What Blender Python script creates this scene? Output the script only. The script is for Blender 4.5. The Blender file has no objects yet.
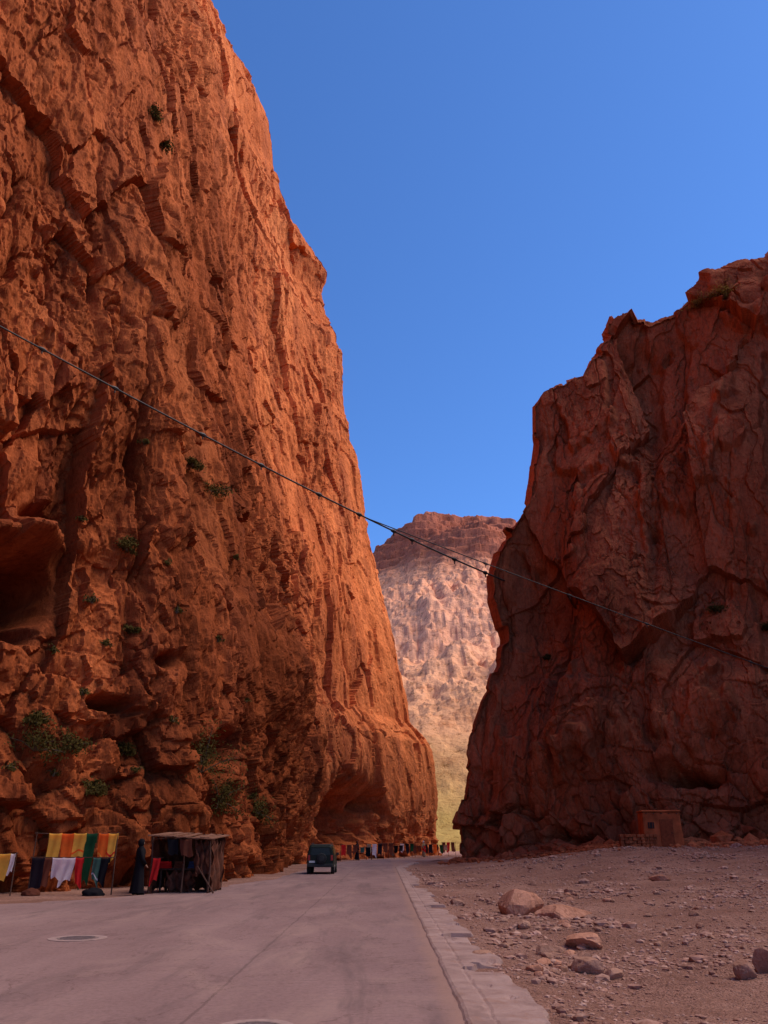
import bpy, bmesh, math, random
import numpy as np
from mathutils import Vector, Matrix
random.seed(7); rng=np.random.default_rng(11)
C=bpy.context.scene.collection
R=math.radians
# ---------------------------------------------------------------- camera
F=800.0; PITCH=math.atan(330/800); CH=1.6
cp,sp=math.cos(PITCH),math.sin(PITCH)
def at(px,py,Y):
    xc=(px-384)/F; yc=(512-py)/F
    d=np.array([xc, cp-yc*sp, sp+yc*cp]); k=Y/d[1]
    return np.array([d[0]*k, Y, CH+d[2]*k])
def proj(P):
    x=P[...,0]; y=P[...,1]; z=P[...,2]-CH
    dep=y*cp+z*sp; up=-y*sp+z*cp
    dd=np.where(dep>0.5,dep,0.5)
    return 384+F*x/dd, 512-F*up/dd, dep
cam=bpy.data.cameras.new('camera'); co=bpy.data.objects.new('camera',cam); C.objects.link(co)
cam.sensor_fit='VERTICAL'; cam.sensor_height=36; cam.sensor_width=27; cam.lens=36*F/1024
cam.clip_start=0.1; cam.clip_end=9000
co.location=(0,0,CH); co.rotation_euler=(math.pi/2+PITCH,0,0)
bpy.context.scene.camera=co
# ---------------------------------------------------------------- light
SUN_AZ=R(82); SUN_EL=R(50)
w=bpy.data.worlds.new("World"); bpy.context.scene.world=w; w.use_nodes=True
nt=w.node_tree; bg=nt.nodes['Background']
sky=nt.nodes.new('ShaderNodeTexSky'); sky.sky_type='NISHITA'; sky.sun_disc=False
sky.sun_elevation=SUN_EL; sky.sun_rotation=SUN_AZ; sky.altitude=1500; sky.air_density=1.0; sky.dust_density=0.6; sky.ozone_density=2.0
mx=nt.nodes.new('ShaderNodeMix'); mx.data_type='RGBA'; mx.blend_type='MULTIPLY'; mx.inputs[0].default_value=1.0; mx.inputs[7].default_value=(0.62,1.0,1.52,1)
nt.links.new(sky.outputs[0],mx.inputs[6]); nt.links.new(mx.outputs[2],bg.inputs['Color'])
bg.inputs['Strength'].default_value=0.145
sl=bpy.data.lights.new('sun','SUN'); sl.energy=5.0; sl.angle=R(50); sl.color=(1,0.86,0.71)
so=bpy.data.objects.new('sun',sl); C.objects.link(so)
sd=Vector((math.sin(SUN_AZ)*math.cos(SUN_EL),math.cos(SUN_AZ)*math.cos(SUN_EL),math.sin(SUN_EL)))
so.rotation_euler=sd.to_track_quat('Z','Y').to_euler(); so.location=(40,20,120)
sc=bpy.context.scene; sc.view_settings.view_transform='Standard'; sc.view_settings.look='None'; sc.view_settings.exposure=0
# ---------------------------------------------------------------- noise
def h3(ix,iy,iz,seed):
    with np.errstate(over='ignore'):
        h=(ix.astype(np.uint32)*np.uint32(0x8da6b343))^(iy.astype(np.uint32)*np.uint32(0xd8163841))^(iz.astype(np.uint32)*np.uint32(0xcb1ab31f))
        h=h+np.uint32((seed*2654435761)&0xffffffff)
        h^=h>>np.uint32(13); h=h*np.uint32(0x5bd1e995); h^=h>>np.uint32(15); h=h*np.uint32(0x27d4eb2d); h^=h>>np.uint32(14)
    return h.astype(np.float64)/4294967295.0
def vn(P,seed=0):
    I=np.floor(P).astype(np.int64); f=P-I; u=f*f*f*(f*(f*6-15)+10)
    r=0
    for a in (0,1):
        wa=u[:,0] if a else 1-u[:,0]
        for b in (0,1):
            wb=u[:,1] if b else 1-u[:,1]
            for c in (0,1):
                wc=u[:,2] if c else 1-u[:,2]
                r=r+wa*wb*wc*h3(I[:,0]+a,I[:,1]+b,I[:,2]+c,seed)
    return r*2-1
def fbm(P,o=4,seed=0,gain=0.5):
    r=0; a=1; n=0; Q=P.copy()
    for k in range(o):
        r=r+a*vn(Q,seed+k*17); n+=a; a*=gain; Q=Q*2.03+13.7
    return r/n
def ridged(P,o=4,seed=0):
    r=0; a=1; n=0; Q=P.copy()
    for k in range(o):
        r=r+a*(1-2*np.abs(vn(Q,seed+k*17))); n+=a; a*=0.5; Q=Q*2.03+7.7
    return r/n
def worley(P,seed=0):
    I=np.floor(P).astype(np.int64); N=len(P)
    f1=np.full(N,9.0); f2=np.full(N,9.0); cid=np.zeros(N); D=np.zeros((N,3))
    for a in (-1,0,1):
        for b in (-1,0,1):
            for c in (-1,0,1):
                x=I[:,0]+a; y=I[:,1]+b; z=I[:,2]+c
                dx=P[:,0]-x-h3(x,y,z,seed); dy=P[:,1]-y-h3(x,y,z,seed+1); dz=P[:,2]-z-h3(x,y,z,seed+2)
                d=np.sqrt(dx*dx+dy*dy+dz*dz)
                cl=d<f1
                f2=np.where(cl,f1,np.minimum(f2,d)); f1=np.where(cl,d,f1)
                cid=np.where(cl,h3(x,y,z,seed+5),cid)
                D[cl]=np.stack([dx,dy,dz],1)[cl]
    return f1,f2,cid,D
def facet(P,seed,off,tilt,crack,cw=0.05):
    """jointed rock: each cell is a flat tilted plane with its own offset, thin cracks between"""
    f1,f2,c,D=worley(P,seed)
    tx=(c*37.71)%1-0.5; ty=(c*91.37)%1-0.5; tz=(c*53.93)%1-0.5
    return (c-0.5)*off+tilt*2*(tx*D[:,0]+ty*D[:,1]+tz*D[:,2])-crack*np.exp(-(f2-f1)/cw), c, np.exp(-(f2-f1)/cw)
def ss(a,b,x):
    t=np.clip((x-a)/(b-a),0,1); return t*t*(3-2*t)
def stepf(x,n,e=0.2):
    """spalled slabs: flat plateaus with sharp steps that follow the noise contours"""
    y=x*n; fl=np.floor(y); fr=y-fl
    return (fl+ss(0.5-e/2,0.5+e/2,fr)+0.25*(fr-0.5))/n
def cracks(P,seed,wd):
    return -np.exp(-np.abs(vn(P,seed)+0.35*vn(P*2.3+5,seed+1))/wd)
# ---------------------------------------------------------------- mesh helpers
def mesh_obj(name,V,Fc,mat,parent=None,smooth=False):
    me=bpy.data.meshes.new(name)
    if isinstance(Fc,np.ndarray):
        V=np.asarray(V,dtype=np.float32); k=Fc.shape[1]; n=len(Fc)
        me.vertices.add(len(V)); me.vertices.foreach_set('co',V.ravel())
        me.loops.add(n*k); me.loops.foreach_set('vertex_index',Fc.astype(np.int32).ravel())
        me.polygons.add(n); me.polygons.foreach_set('loop_start',np.arange(0,n*k,k,dtype=np.int32))
        me.polygons.foreach_set('loop_total',np.full(n,k,dtype=np.int32))
        me.update(calc_edges=True)
    else:
        me.from_pydata([tuple(float(q) for q in v) for v in V],[],Fc); me.update()
    me.polygons.foreach_set('use_smooth',[bool(smooth)]*len(me.polygons))
    me.materials.append(mat)
    o=bpy.data.objects.new(name,me); C.objects.link(o)
    if parent is not None: o.parent=parent
    return o
def tag(o,label,cat,group=None,kind=None):
    if kind: o['kind']=kind
    if label: o['label']=label
    if cat: o['category']=cat
    if group: o['group']=group
    return o
def empty(name,loc,rz=0):
    o=bpy.data.objects.new(name,None); C.objects.link(o); o.location=tuple(float(q) for q in loc); o.rotation_euler=(0,0,rz); o.empty_display_size=0.2; return o
def struct(o): o['kind']='structure'; return o
class MB:
    def __init__(s): s.v=[]; s.f=[]
    def add(s,V,Fs):
        n=len(s.v); s.v+= [tuple(v) for v in V]; s.f+=[tuple(i+n for i in f) for f in Fs]
    def box(s,c,d,rz=0,rx=0,ry=0,top=1.0):
        M=Matrix.Translation(Vector([float(q) for q in c]))@Matrix.Rotation(rz,4,'Z')@Matrix.Rotation(ry,4,'Y')@Matrix.Rotation(rx,4,'X')
        V=[]
        for z in (-1,1):
            k=top if z>0 else 1
            for (x,y) in ((-1,-1),(1,-1),(1,1),(-1,1)): V.append(M@Vector((x*d[0]/2*k,y*d[1]/2*k,z*d[2]/2)))
        s.add(V,[(0,3,2,1),(4,5,6,7),(0,1,5,4),(1,2,6,5),(2,3,7,6),(3,0,4,7)])
    def tube(s,pts,r,n=8,cap=True):
        pts=[Vector([float(q) for q in p]) for p in pts]
        rs=r if isinstance(r,(list,tuple)) else [r]*len(pts)
        b=len(s.v)
        for i,p in enumerate(pts):
            t=(pts[min(i+1,len(pts)-1)]-pts[max(i-1,0)]).normalized()
            u=t.cross(Vector((0,0,1)));
            if u.length<0.05: u=t.cross(Vector((0,1,0)))
            u.normalize(); w_=t.cross(u)
            for k in range(n):
                a=2*math.pi*k/n; s.v.append(tuple(p+(u*math.cos(a)+w_*math.sin(a))*rs[i]))
        for i in range(len(pts)-1):
            for k in range(n):
                s.f.append((b+i*n+k,b+i*n+(k+1)%n,b+(i+1)*n+(k+1)%n,b+(i+1)*n+k))
        if cap:
            s.f.append(tuple(b+k for k in range(n))[::-1]); s.f.append(tuple(b+(len(pts)-1)*n+k for k in range(n)))
    def build(s,name,mat,parent=None,smooth=False,bevel=0):
        o=mesh_obj(name,s.v,s.f,mat,parent,smooth)
        if bevel:
            m=o.modifiers.new('b','BEVEL'); m.width=bevel; m.segments=2
        return o
def grid_faces(nu,nv,off=0):
    i=np.arange(nu-1)[:,None]*nv+np.arange(nv-1)[None,:]
    i=i.ravel()+off
    return np.stack([i,i+nv,i+nv+1,i+1],1)
# ---------------------------------------------------------------- materials
def mat_base(name,rough=0.9,spec=0.2):
    m=bpy.data.materials.new(name); m.use_nodes=True; n=m.node_tree.nodes; b=n['Principled BSDF']
    b.inputs['Roughness'].default_value=rough; b.inputs['Specular IOR Level'].default_value=spec
    return m,m.node_tree,b
def pos(nt,scale=(1,1,1),loc=(0,0,0)):
    g=nt.nodes.new('ShaderNodeNewGeometry'); mp=nt.nodes.new('ShaderNodeMapping')
    mp.inputs['Scale'].default_value=scale; mp.inputs['Location'].default_value=loc
    nt.links.new(g.outputs['Position'],mp.inputs['Vector']); return mp.outputs[0]
def noise(nt,vec,scale,detail=6,rough=0.6,dist=0.0):
    n=nt.nodes.new('ShaderNodeTexNoise'); n.inputs['Scale'].default_value=scale; n.inputs['Detail'].default_value=detail
    n.inputs['Roughness'].default_value=rough; n.inputs['Distortion'].default_value=dist
    nt.links.new(vec,n.inputs['Vector']); return n.outputs['Fac']
def ramp(nt,fac,stops):
    r=nt.nodes.new('ShaderNodeValToRGB'); e=r.color_ramp.elements
    while len(e)<len(stops): e.new(0.5)
    for i,(p,c) in enumerate(stops): e[i].position=p; e[i].color=(c[0],c[1],c[2],1)
    nt.links.new(fac,r.inputs[0]); return r.outputs[0]
def mix(nt,a,b,fac,mode='MIX'):
    m=nt.nodes.new('ShaderNodeMix'); m.data_type='RGBA'; m.blend_type=mode
    for s,v in ((m.inputs[6],a),(m.inputs[7],b),(m.inputs[0],fac)):
        if isinstance(v,bpy.types.NodeSocket): nt.links.new(v,s)
        elif isinstance(v,(int,float)): s.default_value=v
        else: s.default_value=(v[0],v[1],v[2],1)
    return m.outputs[2]
def bump(nt,b,h,strength=0.5,dist=0.1,prev=None):
    n=nt.nodes.new('ShaderNodeBump'); n.inputs['Strength'].default_value=strength; n.inputs['Distance'].default_value=dist
    nt.links.new(h,n.inputs['Height'])
    if prev is not None: nt.links.new(prev,n.inputs['Normal'])
    nt.links.new(n.outputs[0],b.inputs['Normal']); return n.outputs[0]
def math_(nt,op,a,b=None):
    m=nt.nodes.new('ShaderNodeMath'); m.operation=op
    for s,v in ((m.inputs[0],a),(m.inputs[1],b)):
        if v is None: continue
        if isinstance(v,bpy.types.NodeSocket): nt.links.new(v,s)
        else: s.default_value=v
    return m.outputs[0]
def rock_mat(name,dark,mid,light,stain,bs=1.0,cav=True,vs=0.16,tr=((0.5,0.44,0.42),(1.25,1.27,1.27))):
    m,nt,b=mat_base(name,0.95,0.03)
    big=noise(nt,pos(nt,(1,1,0.45)),0.06,4,0.6,0.4)
    col=ramp(nt,big,[(0.3,dark),(0.5,mid),(0.72,light)])
    med=noise(nt,pos(nt,(1,1,vs*1.6)),0.6,6,0.7)
    mr=ramp(nt,med,[(0.3,(0.66,0.58,0.54)),(0.5,(1,1,1)),(0.72,(1.22,1.25,1.28))])
    col=mix(nt,col,mr,1.0,'MULTIPLY')
    st=noise(nt,pos(nt,(1,1,0.06)),0.45,5,0.65,0.3)
    sf=ramp(nt,st,[(0.48,(0,0,0)),(0.66,(0.65,0.65,0.65))])
    col=mix(nt,col,stain,sf)
    fine=noise(nt,pos(nt,(1,1,0.6)),4.5,6,0.75)
    fr=ramp(nt,fine,[(0.3,(0.66,0.61,0.59)),(0.5,(1,1,1)),(0.7,(1.22,1.22,1.22))])
    col=mix(nt,col,fr,1.0,'MULTIPLY')
    jn=math_(nt,'ABSOLUTE',math_(nt,'SUBTRACT',noise(nt,pos(nt,(1,1,vs*1.2),(9,2,4)),0.8,5,0.6),0.5))
    jr=ramp(nt,jn,[(0.0,(0.5,0.43,0.41)),(0.012,(1,1,1))])
    col=mix(nt,col,jr,0.55,'MULTIPLY')
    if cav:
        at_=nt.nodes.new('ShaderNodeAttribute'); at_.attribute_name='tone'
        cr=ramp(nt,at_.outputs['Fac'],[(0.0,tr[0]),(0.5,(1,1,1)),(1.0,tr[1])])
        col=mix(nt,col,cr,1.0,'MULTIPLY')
    nt.links.new(col,b.inputs['Base Color'])
    nz=noise(nt,pos(nt,(1,1,vs*3.4)),1.1,8,0.75)
    sn=math_(nt,'ADD',math_(nt,'MULTIPLY',math_(nt,'SNAP',nz,0.07),0.5),math_(nt,'MULTIPLY',nz,0.5))
    n2=bump(nt,b,sn,0.7*bs,0.5)
    n3=bump(nt,b,jr,0.3*bs,0.06,n2)
    bump(nt,b,noise(nt,pos(nt,(1,1,0.7)),8,4,0.75),0.6*bs,0.06,n3)
    return m
def plain(name,col,rough=0.8,var=0.25,sc_=8,bs=0.0,metal=0,spec=0.3,trans=0):
    m,nt,b=mat_base(name,rough,spec); b.inputs['Metallic'].default_value=metal
    f=noise(nt,pos(nt),sc_,5,0.6)
    c=ramp(nt,f,[(0.3,[q*(1-var) for q in col]),(0.7,[q*(1+var) for q in col])])
    nt.links.new(c,b.inputs['Base Color'])
    if bs: bump(nt,b,f,bs,0.02)
    if trans:
        t=nt.nodes.new('ShaderNodeBsdfTranslucent'); nt.links.new(c,t.inputs['Color']); ms=nt.nodes.new('ShaderNodeMixShader'); ms.inputs[0].default_value=trans
        nt.links.new(b.outputs[0],ms.inputs[1]); nt.links.new(t.outputs[0],ms.inputs[2]); nt.links.new(ms.outputs[0],nt.nodes['Material Output'].inputs[0])
    return m
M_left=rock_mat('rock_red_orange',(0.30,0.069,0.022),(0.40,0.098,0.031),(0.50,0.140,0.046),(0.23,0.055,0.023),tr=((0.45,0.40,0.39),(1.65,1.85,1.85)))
M_right=rock_mat('rock_dark_red',(0.29,0.073,0.031),(0.37,0.10,0.042),(0.47,0.138,0.060),(0.20,0.054,0.027),vs=0.16,tr=((0.55,0.5,0.5),(1.35,1.38,1.4)))
M_stone=rock_mat('loose_stone',(0.28,0.135,0.09),(0.37,0.195,0.135),(0.46,0.27,0.195),(0.29,0.15,0.11),0.5,False)
# ---------------------------------------------------------------- cliffs
def patch(L,Rr,B,T,s,t,wrapL=None,wrapR=None,topback=None,pw=1):
    S=s[:,None,None]; Tt=t[None,:,None]
    Lp=L(t)[None]; Rp=Rr(t)[None]; Bp=B(s)[:,None]; Tp=T(s)[:,None]
    c00=L(np.array([0.]))[0]; c01=L(np.array([1.]))[0]; c10=Rr(np.array([0.]))[0]; c11=Rr(np.array([1.]))[0]
    P=(1-Tt)*Bp+Tt*Tp+(1-S)*(Lp-(1-Tt)*c00-Tt*c01)+S**pw*(Rp-(1-Tt)*c10-Tt*c11)
    if wrapR is not None:
        e=P[-1]; ex=[]
        for dx,dy in wrapR:
            q=e.copy(); q[:,0]+=dx+dy*np.minimum(0,e[:,0]/e[:,1])*1.15; q[:,1]+=dy; ex.append(q)
        P=np.concatenate([P,np.stack(ex)],0)
    if wrapL is not None:
        e=P[0]; ex=[e+np.array([dx,dy,0])[None] for dx,dy in wrapL]; P=np.concatenate([np.stack(ex[::-1]),P],0)
    if topback is not None:
        e=P[:,-1]; ex=[e+np.array(v)[None] for v in topback]; P=np.concatenate([P,np.stack(ex,1)],1)
    return P
def displaced(P,fn):
    du=np.gradient(P,axis=0); dv=np.gradient(P,axis=1); n=np.cross(du,dv); n/=np.linalg.norm(n,axis=2,keepdims=True)+1e-9
    sh=P.shape; Pf=P.reshape(-1,3); nf=n.reshape(-1,3)
    d,tone=fn(Pf,sh)
    return Pf+nf*d[:,None],tone
def cliff(name,P,fn,mat):
    Q,tone=displaced(P,fn); sh=P.shape
    o=mesh_obj(name,Q,grid_faces(sh[0],sh[1]),mat,None,False)
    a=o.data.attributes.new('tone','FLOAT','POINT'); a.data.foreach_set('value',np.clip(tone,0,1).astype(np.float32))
    return o,Q
def curve(knots,vals,smooth=0):
    knots=np.array(knots,float); vals=np.array(vals,float)
    xs=np.linspace(0,1,801); Y=np.stack([np.interp(xs,knots,vals[:,k]) for k in range(3)],1)
    if smooth:
        k=np.hanning(smooth*2+1); k/=k.sum(); Yp=np.pad(Y,((smooth,smooth),(0,0)),mode='reflect',reflect_type='odd')
        Y=np.stack([np.convolve(Yp[:,j],k,'valid') for j in range(3)],1)
    return lambda q: np.stack([np.interp(q,xs,Y[:,k]) for k in range(3)],1)
# left cliff
ZT=178.0
sil=[(438,838),(437,800),(435,765),(431,745),(413,722),(408,700),(397,650),(385,600),(376,560),(368,530),(360,470),(349,425),(344,402),(342,350),(328,315),(323,292),(327,272),(311,242),(291,222),(286,200),(274,165),(269,120),(255,85),(239,60),(227,30),(208,0)]
E=np.array([at(a,b,110.0) for a,b in sil]); ez=np.concatenate([[-2],E[:,2],[ZT]]); ex=np.concatenate([[7.2],E[:,0],[-43]])
kb=[(-24,-35),(-18,0),(-15.2,18),(-13.6,28),(-10.2,33),(-7.4,35.5),(-6.3,43),(-5.9,52),(-7.0,64),(-5.6,78),(0.6,97),(7.2,110)]
kt=[(-54,-35),(-49,0),(-45,20),(-43,30),(-42,36),(-42,45),(-43,52),(-44,62),(-45,72),(-46,84),(-46,98),(-43,110)]
ln=[0]
for i in range(1,len(kb)):
    a,b=np.array(kb[i-1]),np.array(kb[i]); m_=(a+b)/2; ln.append(ln[-1]+np.linalg.norm(b-a)/max(12,np.linalg.norm(m_)))
kn=np.array(ln)/ln[-1]
Bl=curve(kn,[(x,y,-2) for x,y in kb],9); Tl=curve(kn,[(x,y,ZT) for x,y in kt],9)
corr=np.zeros(len(sil))
def xe(z): return np.interp(z,ez,ex)+np.interp(z,np.concatenate([[-2],E[:,2],[ZT]]),np.concatenate([[0],corr,[0]]))
def Rl(t): z=-2+(ZT+2)*t; return np.stack([xe(z),np.full_like(z,110.0),z],1)
def Ll(t): z=-2+(ZT+2)*t; return np.stack([-24-30*t,np.full_like(z,-35.0),z],1)
def tdist(n):
    tt=np.linspace(0,1,n); return (np.exp(tt*1.7)-1)/(math.exp(1.7)-1)
def blob(px,py,cx,cy,rx,ry,p=2):
    r=((px-cx)/rx)**2+((py-cy)/ry)**2
    return np.exp(-r**p)
def fn_left(P,sh):
    X,Y,Z=P[:,0],P[:,1],P[:,2]
    px,py,dep=proj(P)
    W=P+0.5*np.stack([vn(P/4.5,91),vn(P/4.5,92),vn(P/7,93)],1)+0.15*np.stack([vn(P/.8,94),vn(P/.8,95),vn(P/.8,96)],1)
    edge=ss(60,95,Y); high=ss(40,90,Z)
    end=ss(100,112,Y); calm=np.clip(1-0.55*edge-0.15*high,0.3,1)
    big=fbm(P/np.array([24,24,70]),3,1)*2.2*(1-0.75*edge)
    n1=fbm(P/np.array([12,12,28]),6,301,0.46); s1=stepf(n1,6,0.28)*2.9*(1-0.35*edge)*(1-0.3*end)
    n2=fbm(P/np.array([3.6,3.6,7.0]),5,311,0.55); s2=stepf(n2,5,0.2)*1.15*calm
    n3=fbm(P/np.array([1.2,1.2,1.9]),3,321,0.55); s3=stepf(n3,4,0.25)*0.40*calm
    F1,c1,k1=facet(W/np.array([8,8,22]),3,0.45,1.35,0.0,0.035)
    F2,c2,k2=facet((W+40)/np.array([3.0,3.0,7.0]),9,0.35,0.80,0.05,0.03)
    F3,c3,k3=facet((W+11)/np.array([1.1,1.1,2.1]),15,0.15,0.32,0.0,0.04)
    rm=fbm(P/np.array([12,12,24]),3,77)
    rough=(0.35+0.8*ss(-0.15,0.42,rm))
    dip=np.stack([X,Y,Z+0.3*Y],1)
    crk=0.65*cracks(W/np.array([5.5,5.5,50]),155,0.022)+0.36*cracks(W/np.array([2.4,2.4,15]),157,0.034)*(.4+.6*rough)*calm+0.25*cracks(dip/np.array([26,26,7.5]),161,0.025)*ss(-.1,.4,fbm(P/15,2,163))
    d=big+s1*(0.6+0.4*rough)+s2*(.25+.75*rough)+s3*rough+(F1*(1-0.3*edge)+F2*(.5+.5*rough)*(.5+.5*calm)+F3*rough*calm)*(1-0.4*end)+crk-0.3
    m1=(Y<60)
    qx=px+10*fbm(P/2.0,3,501); qy=py+10*fbm(P/2.0,3,502)
    cv=blob(qx,qy,0,588,56,37,2.5)+blob(qx,qy,40,572,26,16,2)+blob(qx,qy,18,626,24,14,2)
    d-=30.0*np.clip(cv,0,1)*m1
    d+=2.2*blob(px,py,20,535,66,13,1)*m1
    d-=1.6*blob(qx,qy,52,505,26,9)*m1
    d-=2.6*blob(qx,qy,175,655,16,9)*m1
    d-=1.6*blob(qx,qy,138,712,12,7)*m1
    d-=1.5*blob(qx,qy,200,690,7,14)*m1
    d-=1.6*blob(px,py,232,300,5,60,1)
    d-=1.0*blob(px,py,150,470,5,80,1)
    d-=1.0*blob(px,py,110,250,4,90,1)
    d-=2.2*blob(px,py,303,690,8,110,1)*ss(46,56,Y)*ss(6,18,Z)
    # rough broken foot that slopes down and out to the road
    B1,b1,q1=facet((W+5)/np.array([2.2,2.2,1.9]),201,0.8,0.9,0.15,0.05)
    B2,b2,q2=facet((W+9)/np.array([.8,.8,.7]),205,0.28,0.30,0.06,0.06)
    foot=fbm(P/3.0,3,66)*0.8+B1+B2+s3-0.35
    foot=np.minimum(foot,0.25+0.22*np.clip(Z,0,9))
    nearw=ss(3,15+4*fbm(P/9,2,67),Z); farw=ss(0.5,7,Z); fy=ss(54,68,Y); wv=nearw*(1-fy)+farw*fy
    d=d*wv+foot*(1-wv)
    d-=3.0*blob(qx,qy,228,752,14,20)*m1
    d-=1.8*blob(qx,qy,120,700,16,8)*m1
    d-=10.0*blob(qx,qy,354,815,26,28,1.3)*ss(66,80,Y)
    d=np.where(Z<1.5,np.minimum(d,0.35+0.1*np.clip(Z,0,4)),d)
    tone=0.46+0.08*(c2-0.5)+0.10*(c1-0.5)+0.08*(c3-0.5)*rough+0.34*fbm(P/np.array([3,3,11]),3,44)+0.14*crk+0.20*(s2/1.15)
    tone+=0.42*edge+0.18*ss(25,85,Z)-0.16*ss(42,6,Z)*ss(75,50,Y)  # painted light: glow on far edge and heights, shade on near lower wall
    return d,tone
wr=[(0.1,0.8),(-0.1,2),(-0.8,4),(-2.5,7),(-7,11),(-14,15),(-26,20),(-50,26),(-90,30)]
tb_=[(-3,0,2),(-12,0,4),(-60,0,2)]
for it in range(2):
    Pc=patch(Ll,Rl,Bl,Tl,np.linspace(0.6,1,110),tdist(300),wrapR=wr,topback=tb_,pw=4)
    Qc,_=displaced(Pc,fn_left); a_,b_,d_=proj(Qc)
    for i,(tx,ty) in enumerate(sil):
        if i<2: continue
        k=(np.abs(b_-ty)<6)&(d_>5)
        j=np.where(k)[0]; jj=j[np.argmax(a_[j])]
        err=a_[jj]-tx; corr[i]-=0.85*err*d_[jj]/F if Qc[jj,1]>80 else 0
    corr[:]=np.clip(corr,-12,6)
sL=np.concatenate([np.linspace(0,.5,130),np.linspace(.5,1,980)[1:]])
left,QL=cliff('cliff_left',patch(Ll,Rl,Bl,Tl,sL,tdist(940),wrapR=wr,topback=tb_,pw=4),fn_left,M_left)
struct(left)
# right cliff
Lpx=[(456,852),(455,822),(460,775),(468,722),(479,690),(489,660),(490,635),(481,600),(480,572),(486,548),(500,523),(519,500),(525,470),(530,440),(530,405)]
def rL(t):
    P=np.array([at(a+1,b,75.0) for a,b in Lpx]); z0=-1.5; P[0]=(6.3,75,z0)
    tz=(P[:,2]-z0)/(P[-1,2]-z0); tz=np.maximum.accumulate(tz)
    X=np.interp(t,tz,P[:,0]); Z=np.interp(t,tz,P[:,2]); return np.stack([X,np.full_like(X,75.0),Z],1)
Tk=[0,.045,.09,.13,.155,.18,.22,.27,.33,.37,.41,.46,.50,.53,.60]
Tp=[(532,405),(545,390),(565,382),(583,374),(590,352),(600,340),(612,318),(634,308),(658,312),(682,306),(698,298),(712,288),(726,284),(738,273),(772,266)]
Tv=[at(a,b,75.0-6*k) for k,(a,b) in zip(Tk,Tp)]
Tk+= [.70,.80,.9,1.0]; Tv+=[np.array(v,float) for v in ((54,58,82),(66,40,80),(74,8,58),(80,-60,44))]  # unseen wall continuation, heights shaped to shade the road and lower left cliff
Bk=[0,.12,.25,.4,.5,.6,.7,.8,.9,1]; Bv=[(6.3,75,-1.5),(10.5,70.5,-1.5),(15.5,66,-1.5),(20.5,62.5,-1.5),(25,60,-1.5),(30,57,-1.5),(38,50,-1.5),(48,36,-1.5),(54,6,-1.5),(56,-60,-1.5)]
rT=curve(Tk,Tv,3); rB=curve(Bk,Bv,8)
def rR(t): a=np.array(Bv[-1]); b=Tv[-1]; return a[None]*(1-t[:,None])+b[None]*t[:,None]
sR=np.concatenate([np.linspace(0,1,720)**1.1*0.64,np.linspace(.64,1,90)[1:]])
SI=np.concatenate([np.zeros(7),sR])
def fn_right(P,sh):
    X,Y,Z=P[:,0],P[:,1],P[:,2]; px,py,dep=proj(P)
    nS,nT=sh[0],sh[1]
    si=np.repeat(SI,nT); ti=np.tile(np.arange(nT),nS)/nT
    keep=np.clip(ss(0.0,0.10,si),0.45,1)*np.clip(ss(1.0,0.88,ti),0.55,1)
    W=P+0.6*np.stack([vn(P/6,191),vn(P/6,192),vn(P/6,193)],1)+0.2*np.stack([vn(P/1.2,194),vn(P/1.2,195),vn(P/1.2,196)],1)
    big=fbm(P/np.array([18,18,34]),2,101)*3.2
    Wd=np.stack([W[:,0],W[:,1],W[:,2]-0.35*W[:,0]],1); Pd=np.stack([X,Y,Z-0.35*X],1)
    rm=fbm(P/np.array([9,9,16]),3,177); rough=0.35+0.65*ss(-0.15,0.45,rm)
    s1=stepf(fbm(Pd/np.array([13,13,22]),6,401,0.48),5,0.18)*4.6
    s2=stepf(fbm(Pd/np.array([4.0,4.0,7.0]),5,411,0.55),5,0.2)*1.3*rough
    s3=stepf(fbm(P/np.array([1.3,1.3,2.0]),3,421,0.55),4,0.25)*0.45*rough
    F1,c1,k1=facet(Wd/np.array([11,11,20]),103,1.0,2.3,0.0,0.03)
    F2,c2,k2=facet((Wd+70)/np.array([3.8,3.8,8.0]),109,0.35,0.8,0.0,0.03)
    F3,c3,k3=facet((W+31)/np.array([1.3,1.3,2.2]),115,0.16,0.30,0.0,0.04)
    crk=0.28*cracks(W/np.array([7,7,60]),155,0.018)+0.22*cracks(W/np.array([2.6,2.6,18]),157,0.028)*rough
    d=(big+s1+F1)*keep+(F2+F3*rough+s2+s3)*(0.5+0.5*keep)+crk
    d-=1.2*blob(px,py,560,640,7,100,1)
    d-=1.0*blob(px,py,655,520,6,110,1)
    d+=2.4*blob(px,py,600,560,50,110,1)
    d+=2.4*blob(px,py,735,700,60,60,1)
    B1,b1,q1=facet((W+5)/np.array([2.6,2.6,1.9]),211,1.2,1.0,0.2,0.05)
    B2,b2,q2=facet((W+9)/np.array([.9,.9,.8]),215,0.35,0.35,0.08,0.06)
    foot=fbm(P/3.5,3,166)*0.8+B1+B2-0.4+1.6*ss(650,760,px)*ss(1,8,Z)
    wv=ss(1.5,9+6*ss(650,760,px)+3*fbm(P/8,2,168),Z)
    d=d*wv+foot*(1-wv)
    qx=px+26*fbm(P/3.5,4,503); qy=py+16*fbm(P/3.0,4,504)
    d-=4.5*blob(qx,qy,684,774,26,7,1)
    d-=2.2*blob(qx,qy,575,838,26,6,1)
    d=np.where(Z<2,np.minimum(d,0.5),d)
    tone=0.5+0.10*(c2-0.5)+0.14*(c1-0.5)+0.38*fbm(P/np.array([3.0,3.0,16]),4,144)+0.05*crk+0.12*(1-wv)+0.20*s2/1.5+0.14*ss(18,55,Z)
    return d,tone
wl=[(0.3,1.0),(0.9,2.5),(2.5,5),(6,8),(12,11),(25,15),(60,20)]
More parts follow.
